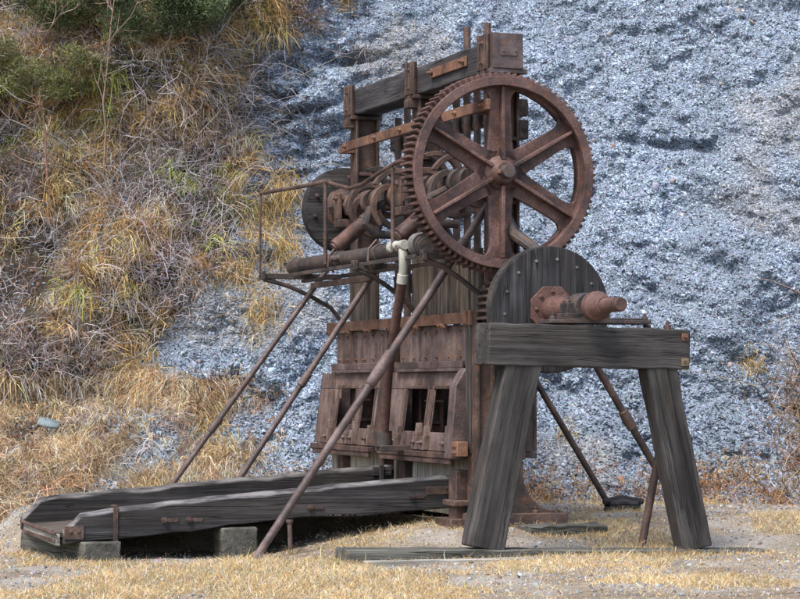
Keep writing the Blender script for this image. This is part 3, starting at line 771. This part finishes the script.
def ribbons(P, D0, D1, L, W, C, name, mat, seg=3, tipdark=None):
    """blades: start direction D0 bending to D1"""
    n = len(P); side = unit(np.cross(D0, rng.normal(0, 1, (n, 3))))
    V = np.zeros((n, (seg + 1) * 2, 3)); p = P.copy()
    for k in range(seg + 1):
        w = W * (1 - .85 * k / seg)
        V[:, 2 * k] = p - side * w[:, None] / 2; V[:, 2 * k + 1] = p + side * w[:, None] / 2
        t = (k + .5) / seg; p = p + unit(D0 * (1 - t) + D1 * t) * (L / seg)[:, None]
    m = (seg + 1) * 2
    Q = np.array([(2 * k, 2 * k + 1, 2 * k + 3, 2 * k + 2) for k in range(seg)])
    F = (np.arange(n)[:, None, None] * m + Q[None]).reshape(-1, 4)
    return mesh_np(name, V.reshape(-1, 3), F, mat, np.repeat(C, m, 0))
def threads(pts, rad, C, name, mat):
    """polylines (n, k, 3) with radii (n, k) as three sided tubes"""
    n, k, _ = pts.shape; V = np.zeros((n, k, 3, 3))
    d = unit(np.diff(pts, axis=1, append=(2 * pts[:, -1:] - pts[:, -2:-1])))
    ref = rng.normal(0, 1, (n, 1, 3)); a = unit(np.cross(d, ref)); b = np.cross(d, a)
    for j in range(3):
        t = 2 * math.pi * j / 3; V[:, :, j] = pts + (a * math.cos(t) + b * math.sin(t)) * rad[..., None]
    F = []
    for i in range(k - 1):
        for j in range(3):
            F.append((i * 3 + j, i * 3 + (j + 1) % 3, (i + 1) * 3 + (j + 1) % 3, (i + 1) * 3 + j))
    F = (np.arange(n)[:, None, None] * (k * 3) + np.array(F)[None]).reshape(-1, 4)
    return mesh_np(name, V.reshape(-1, 3), F, mat, np.repeat(C, k * 3, 0))
def pal(n, cols, w, jit=.18):
    c = np.array(cols)[rng.choice(len(cols), n, p=np.array(w) / np.sum(w))]
    return np.clip(c * np.exp(rng.normal(0, jit, (n, 1))) * np.exp(rng.normal(0, .05, (n, 3))), .004, .9)

# shale chips over the bare face
n = 430000
X = rng.uniform(-5.4, 6.8, n); Z = rng.uniform(-.15, 7.6, n)
keep = rng.random(n) > veg_mask(X, Z) * .93
X, Z = X[keep], Z[keep]; n = len(X)
P = np.stack([X, wall_y(X, Z), Z], -1); Nn = wall_n(X, Z)
size = np.exp(rng.normal(math.log(.0155), .36, n)) * (1 + .45 * ss((2.2 - Z) / 2.4))
tone = .5 * fbm(X * .55 + 3, Z * .5 + 1, 3, 51) + .5 * fbm(X * 2.6 - Z * .7, Z * .55 + X * .3, 4, 53); tone = np.clip((tone - .5) * 1.8 + .5, 0, 1); warm = ss((fbm(X * .9 + 40, Z * .9, 3, 77) - .56) / .16)
C = pal(n, [(.25, .312, .395), (.335, .40, .485), (.18, .225, .29), (.43, .49, .57), (.05, .06, .08)], [.40, .29, .16, .02, .15], .13)
C *= (.62 + .76 * tone)[:, None]
C = C * (1 - .5 * warm[:, None]) + np.array([.34, .31, .27]) * (.5 * warm * (.5 + rng.random(n)))[:, None]
o = chips(P + Nn * .006, Nn, size, C, 'shale_scree', M['chip'], .16, .50, 1.8)
tag(o, 'loose blue grey shale flakes covering the steep cutting behind the machine', 'shale', kind='stuff')
# larger broken pieces caught on the ledges and lying along the foot
n = 5200
X = rng.uniform(-4.5, 6.5, n); Z = rng.uniform(-.1, 7.4, n)
keep = (rng.random(n) > veg_mask(X, Z) * .9) & (rng.random(n) < .12 + .88 * ss((fbm(X * 1.4 + 2, Z * 1.6, 3, 57) - .52) / .08))
X, Z = X[keep], Z[keep]; n = len(X); Nn = wall_n(X, Z)
o = chips(np.stack([X, wall_y(X, Z), Z], -1) + Nn * .012, Nn, np.exp(rng.normal(math.log(.032), .38, n)), pal(n, [(.25, .30, .37), (.34, .39, .46), (.17, .205, .26), (.30, .27, .24)], [4, 3, 3, 1.5], .18), 'shale_blocks', M['chip'], .3, .5)
tag(o, 'larger broken pieces of shale caught on the ledges of the cutting', 'shale', kind='stuff')
# bits of rock fallen on the ground
n = 42000
Y = rng.uniform(17, 28, n); X = rng.uniform(-.2, .2, n) * Y * 1.05
keep = rng.random(n) < .16 + .84 * ss((Y - 23) / 4) * (fbm(X * 1.2, Y * 1.2, 3, 61) > .45)
X, Y = X[keep], Y[keep]; n = len(X)
o = chips(np.stack([X, Y, ground_z(X, Y) + .008], -1), np.tile([0, 0, 1.], (n, 1)), np.exp(rng.normal(math.log(.013), .36, n)),
          pal(n, [(.24, .25, .27), (.34, .345, .35), (.32, .24, .18), (.17, .14, .12)], [3, 3, 2.5, 2]), 'fallen_stones', M['chip'], .35, .25)
tag(o, 'small grey stones strewn over the gravel flat', 'stones', kind='stuff')

# dry grass hanging over the bank
STRAW = [(.52, .36, .16), (.64, .50, .30), (.45, .27, .11), (.22, .15, .09), (.47, .42, .36), (.26, .26, .09)]
def bank_grass(n, xr, zr, dens, lmean, name, label, cols, w, clump=14, spread=.06, droop=1.0, cs=.38):
    k = n // clump
    X = rng.uniform(*xr, k); Z = rng.uniform(*zr, k)
    keep = rng.random(k) < dens(X, Z); X, Z = X[keep], Z[keep]; k = len(X)
    rp = lambda a: np.repeat(a, clump, 0)
    ck = pal(k, cols, w, .1) * np.exp(rng.normal(0, cs, (k, 1)) - .08)
    # patches share a colour as well as clumps
    sh = fbm(X * 1.5 + 13, Z * 1.5 + 2, 3, 83)
    ck = ck * (.74 + .84 * sh)[:, None]
    C = rp(ck) * np.exp(rng.normal(0, .20, (k * clump, 1)))
    cn = wall_n(X, Z); cd = unit(cn * .8 + np.array([0, 0, .55]) + rng.normal(0, .42, (k, 3)))
    ce = unit(cn * .30 + np.array([0, -.1, -1.0 * droop]) + rng.normal(0, .30, (k, 3)))
    L = rp(lmean * np.exp(rng.normal(0, .35, k))) * rng.uniform(.5, 1.25, k * clump)
    X = rp(X) + rng.normal(0, spread, k * clump); Z = rp(Z) + rng.normal(0, spread, k * clump)
    n = len(X); P = np.stack([X, wall_y(X, Z), Z], -1)
    D0 = unit(rp(cd) + rng.normal(0, .30, (n, 3))); D1 = unit(rp(ce) + rng.normal(0, .24, (n, 3)))
    o = ribbons(P, D0, D1, L, rng.uniform(.006, .014, n), np.clip(C, .01, .8), name, M['grass'])
    return tag(o, label, 'grass', kind='stuff')
vm = lambda X, Z: veg_mask(X, Z)
ochre = lambda X, Z: ss((fbm(X * .75 + 11, Z * .75 + 4, 4, 91) - .39) / .14)
hollow = lambda X, Z: .06 + .94 * ss((fbm(X * 1.6 + 3, Z * 1.6 + 8, 3, 95) - .41) / .09)
bank_grass(150000, (-6.3, .2), (.9, 7.9), lambda X, Z: vm(X, Z) * hollow(X, Z) * (.05 + .95 * ochre(X, Z)), .27, 'bank_grass', 'ochre dry grass hanging down the overgrown bank', STRAW, [5, 3.5, 4, 3, 3, .9], 20)
bank_grass(70000, (-6.3, -1.6), (1.4, 7.9), lambda X, Z: vm(X, Z) * hollow(X, Z) * (1 - .85 * ochre(X, Z)), .22, 'dead_undergrowth', 'grey brown dead undergrowth between the grass on the bank', [(.20, .15, .125), (.31, .26, .245), (.38, .35, .355), (.21, .11, .07), (.15, .15, .06)], [4, 4, 4, 1.5, 2.5], 10, .10, .4)
bank_grass(11000, (-6.3, -1.6), (1.6, 7.4), lambda X, Z: vm(X, Z) * ss((fbm(X * 1.1 + 61, Z * 1.1 + 33, 3, 99) - .54) / .06), .30, 'green_bank_grass', 'yellow green grass growing in patches on the bank', [(.26, .30, .07), (.36, .38, .11), (.20, .21, .06)], [3, 2, 2], 20)
bank_grass(130000, (-6.2, -1.0), (-.25, 1.35), lambda X, Z: (.10 + .80 * ss((fbm(X * 1.4, Z * 2.4, 4, 15) - .45) / .10)) * ss((-1.2 - X) / 2), .26, 'slope_foot_grass', 'long straw grass along the foot of the bank behind the sluice', [(.56, .41, .23), (.66, .53, .34), (.45, .28, .16), (.26, .17, .11), (.5, .45, .39)], [4, 4, 4, 3, 3], 18, .06, .8)
bank_grass(40000, (-1.5, 6.2), (-.25, .5), lambda X, Z: ss((.35 - Z + .25 * np.clip(X - 3, 0, 2)) / .3) * (.25 + .75 * ss((fbm(X * 1.3, Z * 2, 3, 19) - .42) / .12)), .13, 'scree_foot_grass', 'thin rusty grass where the shale meets the gravel flat', [(.38, .20, .09), (.50, .33, .16), (.24, .14, .09)], [4, 3, 3], 10)
# dead leaves and bracken at the foot of the bank
n = 34000
X = rng.uniform(-6.2, -1.4, n); Z = rng.uniform(-.25, 7, n); h_ = n // 4
X[:h_] = rng.uniform(-1.5, 6, h_); Z[:h_] = rng.uniform(-.25, .45, h_) * (1 + np.clip(X[:h_] - 3, 0, 3) * .4)
keep = rng.random(n) < np.where(Z < 1.3, 1.4 * ss((-4.2 - X) / .8) + .3,   .25 * vm(X, Z)); X, Z = X[keep], Z[keep]; n = len(X)
o = chips(np.stack([X, wall_y(X, Z) - .03, Z], -1), wall_n(X, Z), np.exp(rng.normal(math.log(.022), .3, n)), pal(n, [(.24, .10, .06), (.32, .17, .10), (.20, .13, .09), (.38, .29, .21)], [3, 3, 3, 1]), 'dead_leaves', M['leaf'], .05, .7)
tag(o, 'reddish dead leaves lying on the bank', 'leaves', kind='stuff')
# grey twig tangle
def twigs(n, xr, zr, dens, L, name, label, cols, w, r0=.006, kk=6):
    X = rng.uniform(*xr, n); Z = rng.uniform(*zr, n); keep = rng.random(n) < dens(X, Z); X, Z = X[keep], Z[keep]; n = len(X)
    P = np.stack([X, wall_y(X, Z) - .02, Z], -1); Nn = wall_n(X, Z)
    D = unit(Nn * .6 + np.array([0, 0, .55]) + rng.normal(0, .75, (n, 3))); l = L * np.exp(rng.normal(0, .5, n))
    pts = np.zeros((n, kk, 3)); p = P
    for i in range(kk):
        pts[:, i] = p; D = unit(D + rng.normal(0, .28, (n, 3)) + np.array([0, -.05, -.10])); p = p + D * (l / kk)[:, None]
    rad = r0 * rng.uniform(.5, 1.3, (n, 1)) * np.linspace(1, .35, kk)[None]
    return tag(threads(pts, rad, pal(n, cols, w), name, M['twig']), label, 'twigs', kind='stuff')
twigs(19000, (-6.3, -.8), (1.0, 7.6), lambda X, Z: vm(X, Z) * ss((fbm(X * .8 + 70, Z * .8 + 9, 3, 27) - .38) / .16), .40, 'twig_tangle', 'tangle of bare grey twigs on the overgrown bank', [(.40, .37, .385), (.54, .51, .53), (.20, .165, .155), (.30, .18, .14)], [4, 3, 3, .6], .0048)
twigs(900, (-2.1, .2), (3.6, 6.6), lambda X, Z: ss((fbm(X * 1.2 + 20, Z * 1.2, 3, 35) - .40) / .2) * (1 - ss((X + .9) / 1.4) * .8), .40, 'scree_edge_twigs', 'dark bare stems trailing over the shale left of the headframe', [(.22, .19, .17), (.10, .08, .07), (.42, .38, .34)], [4, 3, 2])

# short straw grass on the flat
n = 520000
Y = 15.8 + 12.0 * rng.random(n) ** 1.25; X = rng.uniform(-.205, .205, n) * Y
d = fbm(X * 1.0 + 9, Y * .55, 4, 43); x_, y_ = to_local(X, Y)
dens = .16 + .10 * (Y > 19.5) + .74 * ss((d - .42) / .12)
dens *= 1 - .8 * ss((-X - 2.2) / .8) * ss((20.4 - Y) / 1.2 + .5) * ss((Y - 17.6) / 1.0)
under = (x_ > -3.9) & (x_ < .6) & (y_ > .75) & (y_ < 2.3)
dens = np.where(under, .03, dens)
keep = rng.random(n) < dens; X, Y = X[keep], Y[keep]; d = d[keep]
ex = []
for (xa, ya, xb, yb, q) in ((-1.9, -1.77, 2.1, -1.77, 2600), (-1.9, -1.36, 2.1, -1.36, 900), (-3.65, .56, -3.25, .56, 500), (-3.66, .6, -3.9, 2.3, 600), (-2.33, .58, -1.96, .58, 400), (-2.1, .2, -1.95, .3, 200),
                            (-1.74, .48, -1.66, .48, 120), (-.28, .02, .9, -.12, 700), (.3, -.55, 1.05, -.55, 500), (2.1, 1.8, 2.55, 1.8, 500), (1.0, -1.3, 1.1, -1.2, 120), (-1.95, -1.8, -1.95, -1.4, 200)):
    t = rng.random(q); lx = xa + (xb - xa) * t + rng.normal(0, .035, q); ly = ya + (yb - ya) * t - np.abs(rng.normal(0, .05, q))
    ex.append(to_world(lx, ly))
EX = np.concatenate([e[0] for e in ex]); EY = np.concatenate([e[1] for e in ex])
X = np.concatenate([X, EX]); Y = np.concatenate([Y, EY]); d = np.concatenate([d, np.full(len(EX), .62)]); n = len(X)
P = np.stack([X, Y, ground_z(X, Y) - .004], -1)
D0 = unit(np.array([0, 0, .8]) + rng.normal(0, .6, (n, 3))); D0[:, 2] = np.abs(D0[:, 2]); D1 = unit(np.array([0, 0, .05]) + rng.normal(0, .8, (n, 3)) * np.array([1, 1, .5]))
L = .034 * np.exp(rng.normal(0, .42, n)) * (.6 + .9 * ss((d - .42) / .2))
C = pal(n, [(.60, .42, .185), (.67, .53, .29), (.49, .30, .15), (.55, .50, .42), (.26, .27, .12)], [4, 4, 3, 3.5, 1.2], .25) * (.72 + .56 * fbm(X * 2.2, Y * 1.1, 3, 47))[:, None]
o = ribbons(P, D0, D1, L, rng.uniform(.004, .0075, n), C, 'short_grass', M['grass'], 2)
tag(o, 'short straw yellow grass in patches over the gravel flat', 'grass', kind='stuff')

# ---------------------------------------------------------------- plants one can tell apart
def plant_root(name, X, Z, label, cat, group=None):
    o = bpy.data.objects.new(name, None); col.objects.link(o); o.location = (X, float(wall_y(X, Z)), Z); o.empty_display_size = .2
    return tag(o, label, cat, group)
def attach(o, r):
    o.parent = r; o.matrix_parent_inverse = Matrix.Translation(-r.location); return o
def limb_set(base, height, lean, nb, r0, cols, name='trunk', updown=1, seed=0, blen=.35):
    """main stem with branches as threads"""
    g = np.random.default_rng(seed); kk = 9
    stem = np.zeros((kk, 3)); p = np.array(base, float); d = np.array(lean, float); d /= np.linalg.norm(d)
    for i in range(kk):
        stem[i] = p; d = d + g.normal(0, .06, 3); d /= np.linalg.norm(d); p = p + d * height / (kk - 1)
    lines = [stem]; rads = [np.linspace(r0, r0 * .3, kk)]
    for j in range(nb):
        t = g.uniform(.25, .98) * (kk - 1); i = int(t); q = stem[i] + (stem[min(i + 1, kk - 1)] - stem[i]) * (t - i)
        dd = unit(g.normal(0, .7, 3) + np.array([0, -.2, .65 * updown])); l = height * blen * g.uniform(.4, 1) * (1.15 - t / (kk - 1) * .6)
        pts = np.zeros((kk, 3))
        for i2 in range(kk):
            pts[i2] = q; dd = unit(dd + g.normal(0, .10, 3) + np.array([0, 0, .03])); q = q + dd * l / (kk - 1)
        lines.append(pts); rads.append(np.linspace(r0 * .5, r0 * .15, kk))
        for j2 in range(3):
            i3 = g.integers(2, kk - 1); q2 = pts[i3]; dd2 = unit(dd + g.normal(0, .6, 3)); p2 = np.zeros((kk, 3))
            for i4 in range(kk):
                p2[i4] = q2; dd2 = unit(dd2 + g.normal(0, .08, 3)); q2 = q2 + dd2 * l * .4 / (kk - 1)
            lines.append(p2); rads.append(np.linspace(r0 * .28, r0 * .1, kk))
    return np.array(lines), np.array(rads)
def sapling(X, Z, h, lean, nb, r0, label, seed, cols, blen=.35):
    r = plant_root('bare_sapling', X, Z, label, 'sapling', 'bare saplings on the bank')
    r.location.y -= .16
    pts, rad = limb_set(np.array(r.location) + np.array([0, .05, -.1]), h, lean, nb, r0, cols, seed=seed, blen=blen)
    attach(threads(pts[:1], rad[:1], pal(1, cols, [1] * len(cols), .05), 'stem', M['twig']), r)
    attach(threads(pts[1:], rad[1:], pal(len(pts) - 1, cols, [1] * len(cols), .1), 'branches', M['twig']), r)
sapling(-3.72, 3.95, 2.75, (0, -.25, 1), 8, .016, 'tall thin pale sapling reaching the top edge of the bank', 3, [(.34, .25, .215), (.32, .19, .145)])
sapling(-4.36, 3.85, 1.15, (0, -.25, 1), 7, .022, 'forked reddish sapling low on the bank at left', 5, [(.31, .16, .11), (.34, .21, .155)], .6)
sapling(-4.75, 5.35, 1.5, (.55, -.5, .6), 7, .015, 'leaning bare branch fanning out at the top left', 8, [(.38, .30, .28), (.28, .17, .13)], .5)
sapling(-2.55, 4.6, 1.2, (.1, -.3, 1), 7, .009, 'slender bleached stem above the edge of the shale', 12, [(.55, .47, .38), (.45, .38, .3)], .3)
def shrub(X, Z, size, leaves, cols, label, seed, drop=.0):
    g = np.random.default_rng(seed)
    r = plant_root('evergreen_shrub', X, Z, label, 'shrub', 'green shrubs at the top of the bank')
    base = np.array(r.location)
    pts, rad = limb_set(base + np.array([0, .1, -.1]), size[2] * .9, (0, -.55, 1), 10, .03, cols, seed=seed, blen=.5)
    attach(threads(pts, rad, np.tile([.22, .19, .17], (len(pts), 1)), 'trunk', M['twig']), r)
    lumps = []
    for k in range(26):
        v = unit(g.normal(0, 1, 3)) * g.uniform(.25, 1) ** .6
        lumps.append(base + np.array([0, -.35, size[2] * .45]) + v * np.array(size) * np.array([.5, .4, .5]))
    lumps = np.array(lumps); ci = g.integers(0, len(lumps), leaves)
    off = unit(g.normal(0, 1, (leaves, 3))) * (g.random((leaves, 1)) ** .5) * np.array(size) * .17
    P = lumps[ci] + off; P[:, 2] -= drop * np.abs(g.normal(0, 1, leaves)) * .1
    tone = np.exp(g.normal(0, .3, len(lumps)))[ci]
    D0 = unit(off * 1.2 + g.normal(0, .25, (leaves, 3)) + np.array([0, 0, .15])); D1 = unit(D0 + g.normal(0, .4, (leaves, 3)) + np.array([0, 0, -.35]))
    C = pal(leaves, cols, [1] * len(cols), .3) * tone[:, None]
    attach(ribbons(P, D0, D1, g.uniform(.03, .085, leaves), g.uniform(.007, .014, leaves), C, 'crown', M['leaf'], 2), r)
DG = [(.035, .055, .022), (.055, .08, .03), (.08, .10, .045)]; OG = [(.10, .115, .03), (.15, .16, .05), (.20, .18, .07)]
DG2 = DG + [(.12, .145, .06)]  # extra lighter green, a sunlit leaf tone put into the colour
shrub(-2.95, 5.65, (1.75, 1.0, 1.2), 24000, DG, 'darkest green shrub crowning the bank', 31)
shrub(-4.15, 5.75, (1.6, .9, 1.1), 14000, DG2 + OG[1:2], 'dull green bush in the top left corner', 32)
shrub(-2.25, 5.95, (.9, .8, 1.0), 10000, DG, 'small dark bush right of the darkest shrub', 33)
shrub(-4.15, 4.9, (1.1, .6, .7), 4500, OG + DG2[2:], 'olive green broom bush below the corner bush', 34)
shrub(-5.0, 4.9, (.9, .6, .8), 4000, OG + DG2[2:], 'olive bush cut by the left edge', 35)

def tuft(X, Z, n, L, label, seed, cols, hang=1.0, spread=.09):
    spread = .09 if n > 200 else .04
    g = np.random.default_rng(seed); r = plant_root('grass_tuft', X, Z, label, 'grass tuft', 'grass tufts clinging to the shale')
    x = X + g.normal(0, spread, n) + .06 * g.choice([-1.2, 0, 1], n); z = Z + np.clip(g.normal(0, spread * 2.0, n), -.4, .4)
    P = np.stack([x, wall_y(x, z), z], -1) - np.array(r.location)
    D0 = unit(np.array([0, -.6, .3]) + g.normal(0, .35, (n, 3))); D1 = unit(np.array([0, -.25, -1.0 * hang]) + g.normal(0, .35, (n, 3)))
    o = ribbons(P, D0, D1, L * np.exp(g.normal(-.1, .4, n)), g.uniform(.006, .012, n), pal(n, cols, [1] * len(cols), .25), 'blades', M['grass']); o.parent = r
S2 = [(.50, .36, .15), (.58, .44, .22), (.40, .26, .10)]
for a in ((-1.75, 3.35, 380, .38, 'ochre tuft left of the thin upright rod', 51), (-1.95, 2.75, 320, .34, 'faded tuft on the bank edge below the bent rod tufts', 52), (-1.45, 3.75, 420, .40, 'long ochre tuft beside the wheel end of the battery', 41), (-1.42, 3.05, 360, .38, 'ochre tuft hanging below the bent rod', 42), (-1.65, 2.2, 300, .35, 'pale tuft on the shale between the upper brace and the bank', 43),
          (-3.05, 1.25, 460, .42, 'big straw tuft at the cut edge of the bank', 44), (-2.2, .95, 300, .34, 'straw tuft low between the two thin braces', 45),
          (4.15, 1.55, 150, .20, 'small golden tuft alone on the shale right of the trestle', 46), (5.0, 1.15, 420, .5, 'long pale tuft hanging at the right edge', 47), (4.85, .45, 420, .42, 'bleached tuft at the foot of the shale near the right edge', 48), (1.95, .78, 120, .14, 'little yellow tuft on the shale between the trestle legs', 49), (.98, 6.1, 0, .1, '', 0)):
    if a[2]: tuft(*a, S2 if a[5] != 48 else S2 + [(.3, .22, .17)])
bank_grass(9000, (4.2, 6.2), (-.1, 1.9), lambda X, Z: ss((X - 4.2) / .8) * ss((1.9 - Z) / 1.0) * (.3 + .7 * ochre(X, Z)), .30, 'edge_grass', 'brown dry grass hanging at the far right foot of the shale', [(.36, .24, .14), (.48, .36, .22), (.24, .16, .11)], [3, 2, 3], 14)
twigs(900, (3.9, 5.8), (.1, 2.1), lambda X, Z: ss((X - 3.9) / .8) * ss((2.0 - Z) / .8), .7, 'edge_twigs', 'brown dead stems drooping at the right edge of the shale', [(.26, .17, .12), (.40, .30, .22), (.15, .10, .08)], [3, 2, 2], .007)

r = bpy.data.objects.new('slate_slab', None); col.objects.link(r); r.location = (-4.05, float(wall_y(-4.05, .80)) - .26, .86); tag(r, 'flat blue slate lying in the straw grass on the left bank', 'stone')
q = np.array([(-.13, -.09), (.02, -.12), (.12, -.07), (.13, .08), (-.04, .12), (-.12, .05)])
V = np.array([(x * k, y * k, z) for z, k in ((-.018, 1.0), (.018, .94)) for x, y in q]); tl = math.radians(20)
V = np.stack([V[:, 0], V[:, 1] * math.cos(tl) - V[:, 2] * math.sin(tl), V[:, 1] * math.sin(tl) + V[:, 2] * math.cos(tl) - .25 * V[:, 0]], -1)
F = [(k, (k + 1) % 6, (k + 1) % 6 + 6, k + 6) for k in range(6)] + [(6, 7, 8, 9), (6, 9, 10, 11), (3, 2, 1, 0), (5, 4, 3, 0)]
o = mesh_np('slate', V, F, M['chip'], np.tile([.20, .25, .265], (12, 1))); o.parent = r

for o in bpy.data.objects:
    if '_base' in o.keys(): del o['_base']
